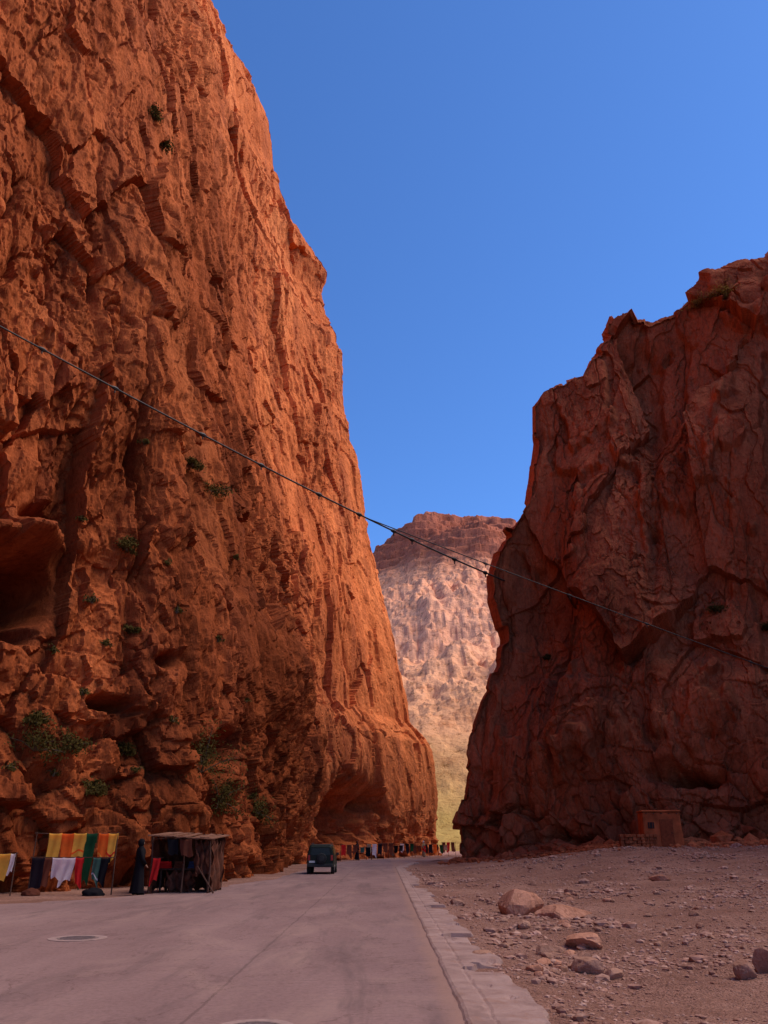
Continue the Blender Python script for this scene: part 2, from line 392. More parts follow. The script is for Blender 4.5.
right,QR=cliff('cliff_right',patch(rL,rR,rB,rT,sR,np.linspace(0,1,620),wrapL=wl,topback=[(0.3,0.8,0.5),(0.8,2,0.8),(2,5,1.0),(5,10,0.5),(10,20,-3),(20,50,-20)]),fn_right,M_right)
struct(right)
pL=proj(QL); pR=proj(QR)
def surf(side,px,py):
    Q,p=(QL,pL) if side=='L' else (QR,pR)
    c=(p[0]-px)**2+(p[1]-py)**2+np.where(p[2]<3,1e9,0)
    i=np.where(c<max(16,c.min()*1.5+1))[0]; j=i[np.argmin(p[2][i])]; return Q[j].copy()
# ---------------------------------------------------------------- ground
def g(x,y):
    x=np.asarray(x,float); y=np.asarray(y,float)
    P=np.stack([x.ravel(),y.ravel(),np.zeros(x.size)],1)
    r=ss(1.8,3.4,x)
    n=(fbm(P/4,4,301)*0.28+fbm(P/0.8,3,305)*0.06).reshape(x.shape)
    z=-0.05-0.08*ss(1.6,2.8,x)*ss(60,40,y)+n*r*ss(400,80,y)+1.35*ss(4,20,x)*ss(18,60,y)*(1-ss(66,80,y))
    lf=ss(-4.9,-6.5,x)*ss(24,30,y)*ss(75,60,y); z=z+lf*0.03
    return z
gx=np.concatenate([[-4000,-1500,-500,-200,-90,-50],np.arange(-30,1.4,0.8),np.arange(1.5,16,0.12),np.arange(16,60,0.4),[70,90,150,300,800,1800,4000]])
gy=np.concatenate([[-4000,-1000,-300,-100,-50,-20],np.arange(-5,6,1.0),np.arange(6,30,0.14),np.arange(30,76,0.3),np.arange(76,130,2),[150,200,300,600,1200,2500,5000]])
GX,GY=np.meshgrid(gx,gy,indexing='ij'); GZ=g(GX,GY)
m,nt,b=mat_base('riverbed_earth',0.95,0.1)
c1=ramp(nt,noise(nt,pos(nt),0.35,6,0.6,0.4),[(0.3,(0.24,0.113,0.080)),(0.5,(0.315,0.158,0.115)),(0.7,(0.40,0.215,0.16))])
c2=ramp(nt,noise(nt,pos(nt),9,6,0.8),[(0.3,(0.52,0.49,0.47)),(0.5,(1,1,1)),(0.7,(1.4,1.4,1.4))])
nt.links.new(mix(nt,c1,c2,1.0,'MULTIPLY'),b.inputs['Base Color'])
n1=bump(nt,b,noise(nt,pos(nt),7,6,0.75),0.9,0.08)
vv=nt.nodes.new('ShaderNodeTexVoronoi'); vv.inputs['Scale'].default_value=24; nt.links.new(pos(nt),vv.inputs['Vector'])
bump(nt,b,vv.outputs['Distance'],0.7,-0.04,n1)
M_ground=m
gr=mesh_obj('ground',np.stack([GX,GY,GZ],2).reshape(-1,3),grid_faces(len(gx),len(gy)),M_ground,None,True); struct(gr)
# road
lk=[(-17,-10),(-16,5),(-12.3,20),(-10.8,24.4),(-8.2,28),(-6.2,34),(-5.1,42),(-4.9,60),(-3.6,78),(0.3,90),(7,99),(18,104),(40,106),(90,106)]
rk=[(0.8,-10),(0.8,5),(0.8,20),(0.8,24.4),(0.8,28),(0.8,34),(0.8,42),(0.8,60),(2.4,74),(5.4,84),(11,92),(20,96.5),(40,98),(90,98)]
U=np.linspace(0,1,len(lk)); uu=np.linspace(0,1,260)
le=np.stack([np.interp(uu,U,[p[k] for p in lk]) for k in (0,1)],1); re_=np.stack([np.interp(uu,U,[p[k] for p in rk]) for k in (0,1)],1)
jit=fbm(np.stack([le[:,0]*1.5,le[:,1]*1.5,le[:,0]*0],1),3,401)*0.35*ss(18,24,le[:,1]); le[:,0]+=jit
nv=24; vv_=np.linspace(0,1,nv)
RP=le[:,None]*(1-vv_[None,:,None])+re_[:,None]*vv_[None,:,None]
RV=np.concatenate([RP,np.zeros(RP.shape[:2]+(1,))],2).reshape(-1,3)
m,nt,b=mat_base('worn_concrete_road',0.88,0.2)
c1=ramp(nt,noise(nt,pos(nt,(1,0.35,1)),0.5,6,0.6,0.3),[(0.3,(0.205,0.119,0.110)),(0.5,(0.25,0.148,0.135)),(0.72,(0.305,0.186,0.169))])
c2=ramp(nt,noise(nt,pos(nt),14,6,0.75),[(0.3,(0.74,0.73,0.72)),(0.5,(1,1,1)),(0.7,(1.18,1.18,1.18))])
col=mix(nt,c1,c2,1.0,'MULTIPLY')
g_=nt.nodes.new('ShaderNodeNewGeometry'); sx=nt.nodes.new('ShaderNodeSeparateXYZ'); nt.links.new(g_.outputs['Position'],sx.inputs[0])
wob=math_(nt,'MULTIPLY',math_(nt,'SUBTRACT',noise(nt,pos(nt),1.3,5,0.7),0.5),0.14)
xj=math_(nt,'ABSOLUTE',math_(nt,'ADD',math_(nt,'ADD',sx.outputs[0],wob),1.93))
xj=math_(nt,'LESS_THAN',xj,0.018)
yj=math_(nt,'ABSOLUTE',math_(nt,'SUBTRACT',math_(nt,'FRACT',math_(nt,'DIVIDE',math_(nt,'ADD',sx.outputs[1],wob),4.6)),0.5))
yj=math_(nt,'LESS_THAN',yj,0.0035)
jf=math_(nt,'MULTIPLY',math_(nt,'MAXIMUM',xj,math_(nt,'MULTIPLY',yj,0.6)),0.6)
col=mix(nt,col,(0.12,0.07,0.065),jf)
ds=ramp(nt,noise(nt,pos(nt,(0.6,0.25,1)),0.9,7,0.7,1.0),[(0.50,(0,0,0)),(0.68,(0.55,0.55,0.55))])
col=mix(nt,col,(0.36,0.225,0.185),ds)
dk=ramp(nt,noise(nt,pos(nt,(1.4,0.2,1),(5,3,0)),0.8,6,0.7,0.6),[(0.52,(0,0,0)),(0.68,(0.7,0.7,0.7))])
col=mix(nt,col,(0.135,0.085,0.08),dk)
hc=math_(nt,'ABSOLUTE',math_(nt,'SUBTRACT',noise(nt,pos(nt,(1,1,1),(2,8,0)),0.45,7,0.62,0.5),0.5))
hr=ramp(nt,hc,[(0.0,(0.5,0.45,0.43)),(0.005,(1,1,1))]); col=mix(nt,col,hr,0.75,'MULTIPLY')
sd_m=math_(nt,'ADD',math_(nt,'MULTIPLY',math_(nt,'SUBTRACT',sx.outputs[0],0.5),2.4),math_(nt,'SUBTRACT',noise(nt,pos(nt,(1,.5,1)),1.6,6,0.7),0.45))
sdr=ramp(nt,sd_m,[(0.1,(0,0,0)),(0.6,(0.65,0.65,0.65))]); col=mix(nt,col,(0.33,0.185,0.14),sdr)
nt.links.new(col,b.inputs['Base Color'])
bump(nt,b,noise(nt,pos(nt),25,5,0.7),0.4,0.014)
road=mesh_obj('road',RV,grid_faces(260,nv),m,None,True); struct(road)
# broad worn concrete kerb with a broken outer edge
m,nt,b=mat_base('worn_kerb_concrete',0.92,0.15)
ka=ramp(nt,noise(nt,pos(nt),1.7,7,0.7,0.4),[(0.32,(0.235,0.142,0.122)),(0.5,(0.34,0.212,0.182)),(0.7,(0.44,0.29,0.25))])
kd=ramp(nt,noise(nt,pos(nt,(1,1,1),(4,1,2)),2.6,7,0.75,0.5),[(0.54,(0,0,0)),(0.66,(0.7,0.7,0.7))])
ka=mix(nt,ka,(0.31,0.165,0.12),kd)
nt.links.new(ka,b.inputs['Base Color']); bump(nt,b,noise(nt,pos(nt),12,6,0.75),0.7,0.02)
M_conc=m
def strip(name,xa,xb,z0,z1,mat,seed,nx,edge_amp,ymax,cuts,segz):
    ya=np.arange(1,ymax,0.05); u=np.linspace(0,1,nx); YA,UA=np.meshgrid(ya,u,indexing='ij')
    P0=np.stack([YA.ravel()*0,YA.ravel(),YA.ravel()*0],1)
    ea=fbm(P0/0.5,4,seed).reshape(YA.shape)*0.06; eb=fbm(P0/0.4,4,seed+7).reshape(YA.shape)*edge_amp+fbm(P0/2.2,2,seed+8).reshape(YA.shape)*edge_amp*1.5
    seg=(h3(np.floor(YA/1.8).astype(np.int64).ravel(),P0[:,0].astype(np.int64),P0[:,0].astype(np.int64),seed+3).reshape(YA.shape)-.5)
    off=np.interp(YA,[0,60,74],[0,0,1.7]); wd=np.interp(YA,[0,50,74],[1,1,.5])
    A_=xa+ea*0.4+off-0.03; B_=xa+(xb-xa)*wd+eb*wd+off+seg*edge_amp*1.4
    XX=A_+(B_-A_)*UA; pa=np.stack([XX.ravel(),YA.ravel(),YA.ravel()*0],1)
    ZZ=z0+(z1-z0)*UA+seg*segz*UA+0.008*fbm(pa/0.3,4,seed+9).reshape(YA.shape)-(z0+0.01)*(UA<0.5/nx)-0.4*z0*((UA<1.5/nx)&(UA>0.5/nx))-0.18*(UA>1-0.5/nx)-0.04*(UA>1-1.5/nx)
    ZZ=ZZ-0.010*(np.abs(XX-off-1.07-.3*ea)<0.02)
    jt=np.abs((YA%1.8)-0.9)>0.872; ZZ=ZZ-0.012*jt
    chip=ss(0.30,0.46,fbm(pa/0.55,4,seed+21).reshape(YA.shape)); ZZ=ZZ-chip*0.07*ss(0.35,0.9,UA)
    for (a,b_) in cuts: ZZ=ZZ-0.18*((YA>a)&(YA<b_)&(UA>0.42+.1*np.sin(YA*9)))
    return struct(mesh_obj(name,np.stack([XX,YA,ZZ],2).reshape(-1,3),grid_faces(len(ya),nx),mat,None,False))
strip('kerb',0.80,1.56,0.032,0.012,M_conc,831,28,0.13,74,[(12.1,12.9),(16.2,16.9),(23,24.2),(33,36)],0.02)
# manhole covers
M_iron=plain('cast_iron_dusty',(0.21,0.14,0.125),0.8,0.25,20,0.3,0.0)
M_ring=plain('pale_mortar_ring',(0.33,0.215,0.19),0.9,0.2,9,0.3)
def manhole(x,y,r,label):
    t=empty('manhole_cover',(x,y,0.004)); tag(t,label,'manhole cover','manhole covers in the road')
    def disc(r0,r1,z,h,n=40):
        V=[];Fs=[]
        for k in range(n):
            a=2*math.pi*k/n
            for rr,zz in ((r1,z),(r1,z+h),(r0,z+h)): V.append((rr*math.cos(a),rr*math.sin(a),zz))
        for k in range(n):
            q=(k+1)%n; Fs.append((k*3,q*3,q*3+1,k*3+1)); Fs.append((k*3+1,q*3+1,q*3+2,k*3+2))
        if r0<0.03: Fs.append(tuple(k*3+2 for k in range(n)))
        return V,Fs
    a=MB(); a.add(*disc(r,r*1.42,-0.002,0.006)); a.build('mortar_ring',M_ring,t)
    a=MB(); a.add(*disc(0.01,r*0.97,-0.002,0.008))
    for i in range(-3,4):
        w_=math.sqrt(max(0,(r*0.85)**2-(i*r*0.24)**2)); a.box((0,i*r*0.24,0.008),(2*w_,r*0.07,0.006)); 
    a.build('lid',M_iron,t)
manhole(-5.5,16.2,0.36,'round manhole cover set in the road on the left with pale mortar ring')
manhole(-1.2,8.72,0.26,'manhole cover at the bottom edge of the photo near the seam')
# ---------------------------------------------------------------- distant hills
hx=np.linspace(-200,320,620); hy=np.linspace(150,760,760)
HX,HY=np.meshgrid(hx,hy,indexing='ij'); HP=np.stack([HX.ravel(),HY.ravel(),HX.ravel()*0],1)
warp=fbm(HP/90,5,501,0.5).reshape(HX.shape)*36
f=np.interp(HY+warp,[150,200,300,420,460,500,525,545,575,592,632,760],[-2,6,56,120,143,163,179,203,218,244,259,180])
lat=1-0.075*np.abs((HX-68)/54)**2.0; lat=np.clip(lat,0.55,1)
fb=fbm(HP/40,7,511,0.5).reshape(HX.shape)
gul=np.abs(fbm(HP/np.array([11,34,1]),4,521,.5)).reshape(HX.shape)
f=f*lat+fb*10*ss(170,350,HY)-np.abs(fbm(HP/16,5,515,.55)).reshape(HX.shape)*3*ss(160,260,HY)-(0.35-gul)*9*ss(220,320,HY)*ss(195,165,f)
sn_=fbm(HP/30,3,519).reshape(HX.shape); sg=f/8.0+0.6*sn_; st_=(stepf(sg,1,0.35)-0.6*sn_)*8.0; kk=0.75*ss(172,200,f)+0.03; f=f*(1-kk)+st_*kk
fq=facet(np.stack([HX.ravel()/8,HY.ravel()/8,f.ravel()/7],1),517,1.2,1.5,0.15,.05)[0].reshape(HX.shape); f=f+fq*ss(180,300,HY)*(.3+.7*ss(150,200,f))
m,nt,b=mat_base('distant_hillside',0.95,0.02)
g_=nt.nodes.new('ShaderNodeNewGeometry'); sx=nt.nodes.new('ShaderNodeSeparateXYZ'); nt.links.new(g_.outputs['Position'],sx.inputs[0])
zz=math_(nt,'ADD',math_(nt,'DIVIDE',sx.outputs[2],260.0),math_(nt,'MULTIPLY',math_(nt,'SUBTRACT',noise(nt,pos(nt),0.012,6,0.6),0.5),0.18))
c1=ramp(nt,zz,[(0.03,(0.40,0.26,0.08)),(0.12,(0.64,0.31,0.15)),(0.35,(0.78,0.37,0.215)),(0.64,(0.72,0.325,0.185)),(0.72,(0.44,0.15,0.085)),(0.86,(0.40,0.125,0.072)),(1.0,(0.46,0.16,0.095))])
c2=ramp(nt,noise(nt,pos(nt,(1,1,2)),0.07,10,0.82),[(0.36,(0.68,0.58,0.53)),(0.5,(1,1,1)),(0.66,(1.10,1.12,1.13))])
c3=ramp(nt,noise(nt,pos(nt),0.40,5,0.8),[(0.38,(0.45,0.42,0.34)),(0.45,(1,1,1))])
col=mix(nt,mix(nt,c1,c2,1.0,'MULTIPLY'),c3,0.8,'MULTIPLY')
nt.links.new(col,b.inputs['Base Color']); bump(nt,b,noise(nt,pos(nt),0.2,6,0.75),0.5,2.5)
hills=mesh_obj('hills',np.stack([HX,HY,f],2).reshape(-1,3),grid_faces(len(hx),len(hy)),m,None,False); struct(hills)
# ---------------------------------------------------------------- stones
def ico(sub):
    bm=bmesh.new(); bmesh.ops.create_icosphere(bm,subdivisions=sub,radius=1); V=np.array([v.co[:] for v in bm.verts]); Fs=np.array([[v.index for v in f.verts] for f in bm.faces]); bm.free(); return V,Fs
I1,F1=ico(1); I2,F2=ico(2); I4,F4=ico(4)
def scatter(n,xs,ys,rs,base=(I1,F1),flat=(.4,.85)):
    V0,Fa=base; k=len(V0)
    sc3=np.stack([rs*rng.uniform(.7,1.5,n),rs*rng.uniform(.6,1.3,n),rs*rng.uniform(flat[0],flat[1],n)],1)
    jit=rng.uniform(0.75,1.25,(n,k,1))
    V=V0[None]*jit*sc3[:,None,:]
    a=rng.uniform(0,6.28,n); ca,sa=np.cos(a)[:,None],np.sin(a)[:,None]
    X=V[:,:,0]*ca-V[:,:,1]*sa; Yy=V[:,:,0]*sa+V[:,:,1]*ca
    zz=g(xs,ys)
    V=np.stack([X+xs[:,None],Yy+ys[:,None],V[:,:,2]+(zz+sc3[:,2]*0.3)[:,None]],2).reshape(-1,3)
    Fs=(Fa[None]+(np.arange(n)*k)[:,None,None]).reshape(-1,3)
    return V,Fs
n=56000
ys=8+ (rng.random(n)**1.6)*50; xs=1.45+rng.random(n)**0.9*(ys*0.62+2); 
keep=xs<28; xs,ys=xs[keep],ys[keep]; n=len(xs)
clump=fbm(np.stack([xs/2.2,ys/2.2,xs*0],1),3,701)
rs=np.clip(rng.lognormal(-4.2,0.68,n),0.006,0.15)*(0.8+ys*0.016)*(1+1.2*np.clip(clump,-.6,1))*np.where(xs<1.8,.6,1)
V,Fs=scatter(n,xs,ys,rs,flat=(.3,.7))
m,nt,b=mat_base('riverbed_gravel',0.95,0.1)
f_=noise(nt,pos(nt),7,2,0.5); f2_=noise(nt,pos(nt),0.8,4,0.6)
cc=ramp(nt,f_,[(0.3,(0.24,0.11,0.075)),(0.5,(0.38,0.20,0.15)),(0.7,(0.52,0.32,0.25))])
nt.links.new(mix(nt,cc,ramp(nt,f2_,[(0.35,(0.8,0.78,0.76)),(0.65,(1.15,1.15,1.15))]),1.0,'MULTIPLY'),b.inputs['Base Color'])
o=mesh_obj('gravel',V,Fs,m); tag(o,'pinkish brown gravel and pebbles strewn over the dry riverbed','gravel',kind='stuff')
n=5200; ts=rng.random(n); base=rB(ts*0.62); off=np.abs(rng.normal(0,2.0,n))
xs=base[:,0]-off*0.55; ys=base[:,1]-off*0.9-0.3; rs=np.clip(rng.lognormal(-1.9,0.65,n),0.04,0.9)*np.exp(-off/6)
k_=ys>10; V,Fs=scatter(k_.sum(),xs[k_],ys[k_],rs[k_]); 
o=mesh_obj('scree',V,Fs,M_right); a=o.data.attributes.new('tone','FLOAT','POINT'); a.data.foreach_set('value',np.full(len(V),0.7,dtype=np.float32))
tag(o,'broken rock rubble along the foot of the dark right cliff','scree',kind='stuff')
def boulder(name,x,y,r,label,seed,sub=(I4,F4),group=None,cat='rock',mat=None,zoff=0.35,rz=0):
    V0,Fa=sub; P=V0*1.0
    d=1+0.22*fbm(P*1.3+seed*7.7,4,seed)
    P=P*d[:,None]
    for q in range(10):            # broken flat faces
        rs_=np.random.default_rng(seed*13+q); nn=rs_.normal(size=3); nn/=np.linalg.norm(nn); h=rs_.uniform(0.55,0.85)
        dd=P@nn-h; P=P-np.clip(dd,0,None)[:,None]*nn*0.95
    P=P+0.03*fbm(V0*6+seed,3,seed+3)[:,None]*V0
    P=P*np.array(r)*1.15
    o=mesh_obj(name,P,Fa,mat or M_stone,None,False)
    o.location=(float(x),float(y),float(g(np.array([x]),np.array([y]))[0])+r[2]*zoff); o.rotation_euler=(0,0,rz)
    tag(o,label,cat,group); return o
def gpos(px,py):
    z=0
    for _ in range(6):
        xc=(px-384)/F; yc=(512-py)/F; d=(xc,cp-yc*sp,sp+yc*cp); k=(z-CH)/d[2]; k=min(max(k,1),70) ; x,y=d[0]*k,d[1]*k; z=float(g(np.array([x]),np.array([y]))[0])
    return x,y
M_pale=rock_mat('pale_boulder_stone',(0.38,0.165,0.10),(0.47,0.22,0.14),(0.55,0.285,0.19),(0.35,0.155,0.10),0.5,False)
big=[(518,914,(.64,.46,.45),'large tan boulder beside the kerb, biggest loose rock on the riverbed',5,'boulder'),
(563,918,(.80,.40,.20),'long low slab of rock right behind the large tan boulder',6,'rock'),
(583,946,(.50,.34,.17),'flat pinkish rock below the long low slab',8,'rock'),
(592,973,(.25,.2,.18),'grey rock lying in front of the flat pinkish rock',9,'rock'),
(614,978,(.15,.1,.09),'small rusty rock just right of the grey rock',10,'rock'),
(745,978,(.18,.15,.16),'rounded grey rock near the right edge of the photo, left of its pair',11,'rock'),
(769,974,(.18,.15,.20),'rock cut by the right edge of the photo, right of its pair',12,'rock'),
(523,928,(.2,.14,.11),'small block leaning at the front of the large tan boulder',14,'rock'),
(660,882,(.40,.26,.22),'isolated pale rock in the middle of the riverbed',15,'rock'),
(545,955,(.16,.12,.10),'reddish stone halfway between kerb and flat pinkish rock',16,'rock'),
(482,958,(.25,.16,.07),'dark broken piece lying against the outer kerb edge',17,'rock'),
(457,905,(.25,.2,.12),'squat rock touching the outer side of the kerb',18,'rock')]
for px,py,r,lab,sd_,cat in big:
    x,y=gpos(px,py); boulder('boulder' if cat=='boulder' else 'rock',x,y,r,lab,sd_,cat=cat,rz=sd_ if sd_>6 else .2,mat=M_pale if sd_ in (5,6,8,15) else None,zoff=.42)
random.seed(21)
for i in range(84):
    if i%2==0: px,py=random.gauss(555,34),random.uniform(895,980)
    else: px,py=random.uniform(460,768),random.uniform(862,960)
    x,y=gpos(px,py)
    if x<1.9: continue
    s_=random.uniform(.035,.10)*(0.7+y*0.025)
    boulder('loose_rock',x,y,(s_*1.4,s_,s_*.65),'fist to head sized loose rock on the gravel riverbed',30+i,(I2,F2),'small loose rocks on the riverbed',rz=i,mat=M_pale if i%4==0 else None)
# ---------------------------------------------------------------- shrubs
M_leaf=plain('dark_shrub_leaves',(0.060,0.042,0.012),1.0,0.5,3,0,0,0.0)
M_leaf2=plain('dry_yellow_scrub',(0.34,0.20,0.045),1.0,0.4,3,0,0,0.0)
M_twig=plain('shrub_twigs',(0.12,0.08,0.05),0.9,0.3,9)
def shrub(p,r,label,n=420,mat=None,group='shrubs growing on the cliffs',seed=0):
    rr=random.Random(seed); t=empty('shrub',p); tag(t,label,'shrub',group)
    V=[];Fs=[]; tips=[]
    for k in range(12):
        a=rr.uniform(0,6.28); e=rr.uniform(-0.5,1.3); l=rr.uniform(.35,1.35)
        tips.append(Vector((math.cos(a)*math.cos(e)*r[0]*l,math.sin(a)*math.cos(e)*r[0]*l,math.sin(e)*r[1]*l*rr.uniform(.6,1))))
    dst=Vector(p).length; sz=0.0013*dst+0.03
    for q in range(n):
        c=rr.choice(tips)*rr.uniform(.4,1); s_=0.3
        p_=c+Vector((rr.gauss(0,s_*r[0]*.7),rr.gauss(0,s_*r[0]*.7),rr.gauss(0,s_*r[1]*.6)))
        d=Vector((rr.gauss(0,1),rr.gauss(0,1),rr.gauss(0,1))).normalized(); u=d.orthogonal().normalized()
        L=rr.uniform(.6,1.3)*sz; b_=len(V)
        V+=[p_-u*L*.4,p_+d*L,p_+u*L*.4,p_-d*L]; Fs.append((b_,b_+1,b_+2,b_+3))
    mesh_obj('foliage',V,Fs,mat or M_leaf,t)
    mb=MB()
    for c in tips: mb.tube([(0,0,-.1),c*.5+Vector((0,0,.05)),c],[.03,.02,.008],5)
    mb.build('stem',M_twig,t)
SH=[('L',205,772,1.4,1.8,'dense dark shrub above the shelter, largest on the left cliff'),('L',222,798,1.0,1.3,'dark shrub just below the largest shrub of the left cliff'),
('L',38,748,1.2,.9,'wide shrub on a ledge below the cave at far left'),('L',75,748,.8,.6,'small shrub right of the wide ledge shrub'),('L',35,720,.5,.4,'small tuft above the wide ledge shrub'),
('L',97,792,.5,.4,'low shrub above the hanging textiles'),('L',125,752,.5,.45,'round tuft between the ledge shrubs and the largest shrub'),
('L',262,812,.8,1.2,'shrub on the rock foot right of the shelter'),('L',130,630,.4,.3,'tuft on the rock face left of the cave crack'),
('L',215,490,1.1,.8,'shrub on the left cliff beside the cable'),('L',195,462,.6,.5,'small tuft just under the cable on the left cliff'),('L',128,548,.6,.5,'shrub halfway up the left cliff, right of the dark cave'),
('L',165,145,.9,.7,'shrub high up on the left cliff'),('L',158,118,.7,.6,'uppermost tuft on the left cliff'),
('R',715,608,1.2,.8,'dark shrub on a ledge of the right cliff'),('R',765,625,.7,.5,'shrub at the right edge of the photo on the right cliff'),('R',545,655,.5,.4,'tiny tuft low on the nose of the right cliff')]
for i,(sd_,px,py,a,b_,lab) in enumerate(SH):
    shrub(surf(sd_,px,py),(a,b_),lab,seed=i,n=800 if i>1 else 1300)
random.seed(4)
for i,(px,py) in enumerate([(15,765),(60,770),(140,770),(110,640),(100,600),(85,690),(170,720),(250,795),(165,560),(240,560),(180,610),(60,650),(225,640),(150,440),(90,520),(245,700)]):
    shrub(surf('L',px+random.uniform(-6,6),py),(.28,.24),'tiny scrub tuft clinging to the red left cliff',seed=70+i,n=120,group='tiny tufts on the left cliff')
for i,(px,py) in enumerate(((706,297),(718,291),(694,303))):
    shrub(surf('R',px,py),(1.7,.9),['dry yellow scrub on the skyline of the right cliff, middle clump','dry yellow scrub on the skyline of the right cliff, upper clump','dry yellow scrub on the skyline of the right cliff, lower clump'][i],mat=M_leaf2,seed=40+i,n=600)
# ---------------------------------------------------------------- cables
M_cable=plain('cable_black',(0.03,0.025,0.025),0.6,0.2,3)
def cable(A,B,sag,r,label,nodes,grow=True,drop=6):
    A=Vector(A); B=Vector(B); t=empty('overhead_cable',A); tag(t,label,'cable','cables spanning the gorge')
    P=[]
    for k in range(61):
        u=k/60; p=A.lerp(B,u)-A; p.z-=sag*4*u*(1-u); P.append(p)
    rr=[r*((0.55+0.9*(k/60)) if grow else 1-.4*k/60) for k in range(61)]
    mb=MB(); mb.tube(P,rr,6); mb.build('wire',M_cable,t,True)
    for u in nodes:
        k=u*60; p=P[int(k)]; q=(P[min(60,int(k)+1)]-p).normalized(); s_=rr[int(k)]
        m2=MB(); m2.tube([p-q*s_*6,p-q*s_*3,p,p+q*s_*3,p+q*s_*6],[s_*1.1,s_*2.1,s_*2.5,s_*2.1,s_*1.1],7)
        m2.tube([p,p-Vector((0,0,s_*drop))],[s_*1.0,s_*0.8],5)
        m2.build('clamp',M_cable,t)
    return [A+p for p in P]
a_=surf('L',-95,272); b_=surf('R',503,577)
CP=cable(a_,b_,0.6,0.056,'thick black cable with clamps running from upper left across the gorge',[.10,.18,.27,.36,.45,.54,.62,.68,.8,.93])
qx=proj(np.array([p[:] for p in CP]))[0]; j=int(np.argmin(abs(qx-366)))
b2_=surf('R',1060,775)
cable(CP[j],b2_,0.2,0.036,'thinner cable that branches from the thick cable and slopes across right cliff',[.2,.34,.45,.6],False,9)
# ---------------------------------------------------------------- textiles
def fab(name,c): return plain(name,c,0.85,0.12,5,0,0,0.1,0.45)
FB=dict(yellow=fab('fabric_yellow',(.98,.50,.08)),orange=fab('fabric_orange',(.98,.18,.03)),red=fab('fabric_red',(.80,.03,.03)),white=fab('fabric_white',(.90,.76,.76)),
 green=fab('fabric_green',(.02,.085,.035)),navy=fab('fabric_navy',(.028,.018,.026)),brown=fab('fabric_brown',(.20,.06,.035)),teal=fab('fabric_teal',(.08,.17,.13)),black=plain('fabric_black',(.012,.010,.012),.9,.1,8,0,0,.05),cream=fab('fabric_cream',(.5,.35,.22)),blue=fab('fabric_blue',(.06,.09,.22)))
M_wood=plain('weathered_pole_wood',(0.09,0.04,0.026),0.9,0.3,12,0.3)
def textile(x0,x1,zt,zb,y,colour,label,group,seed,cat='textile',stripe=None):
    nx,nz=16,14; rr=random.Random(seed); w_=x1-x0; ph=rr.uniform(0,6); fr=rr.uniform(6,10); V=[]
    t=empty('hanging_textile',((x0+x1)/2,y,zt)); tag(t,label,cat,group)
    hem=rr.uniform(-.18,.18); tap=rr.uniform(-.24,.12); sw=rr.uniform(-.07,.07)
    for i in range(nx):
        for j in range(nz):
            u=i/(nx-1); v=j/(nz-1)
            xx=(-w_/2+w_*u)*(1+tap*v)+0.03*math.sin(v*4+ph)*v+sw*v; zz=-(zt-zb)*v*(1+0.08*math.sin(u*6+ph)+hem*(u-.5)*2)-0.03*math.sin(u*math.pi)*(1-v)
            yy=-0.03-0.022*math.sin(u*fr+ph+v*2)*(0.3+v)-0.02*v
            V.append((xx,yy,zz))
    nb=len(V)
    for i in range(nx):
        u=i/(nx-1); V.append((-w_/2+w_*u,0.03,-0.02)); V.append((-w_/2+w_*u,0.04,-(zt-zb)*0.2))
    Fs=[(i*nz+j,(i+1)*nz+j,(i+1)*nz+j+1,i*nz+j+1) for i in range(nx-1) for j in range(nz-1)]
    for i in range(nx-1):
        Fs.append((i*nz,nb+2*i,nb+2*i+2,(i+1)*nz)); Fs.append((nb+2*i,nb+2*i+1,nb+2*i+3,nb+2*i+2))
    o=mesh_obj('cloth',V,Fs,FB[colour],t,True)
    if stripe:
        sv=[V[i*nz+j] for i in range(nx) for j in (9,10)]; sv=[(a,b-.006,c) for a,b,c in sv]
        mesh_obj('border_stripe',sv,[(2*i,2*i+2,2*i+3,2*i+1) for i in range(nx-1)],FB[stripe],t,True)
    return t
YR=29.4
def X(px,Y,py=870): return float(at(px,py,Y)[0])
def rack(xa,xb,y,h,label,group,low=None,rz=0):
    t=empty('drying_rack',((xa+xb)/2,y,0)); tag(t,label,'rack',group); t.rotation_euler=(0,0,rz); w_=(xb-xa)/2
    for s_ in (-1,1):
        m2=MB(); m2.tube([(s_*w_,0,-.05),(s_*w_*.99,0,h+.04)],[.024,.018],7); m2.build('post',M_wood,t)
    m2=MB(); m2.tube([(-w_-.05,0,h),(-w_*.4,0,h-.03),(w_*.4,0,h-.03),(w_+.05,0,h)],.014,7); m2.build('rail',M_wood,t)
    if low: m2=MB(); m2.tube([(-w_,-.16,low),(w_,-.16,low)],.015,7); m2.tube([(-w_,0,low),(-w_,-.17,low)],.015,6); m2.tube([(w_,0,low),(w_,-.17,low)],.015,6); m2.build('lower_rail',M_wood,t)
    return t
rack(X(31,YR),X(114,YR),YR,1.88,'tall wooden rack carrying the colourful textiles at left','textile racks by the left cliff',low=1.12)
rack(X(-30,YR-.5),X(14,YR-.5),YR-.5,1.25,'low rack cut by the left edge of the photo','textile racks by the left cliff')
G='textiles hanging on the left racks'
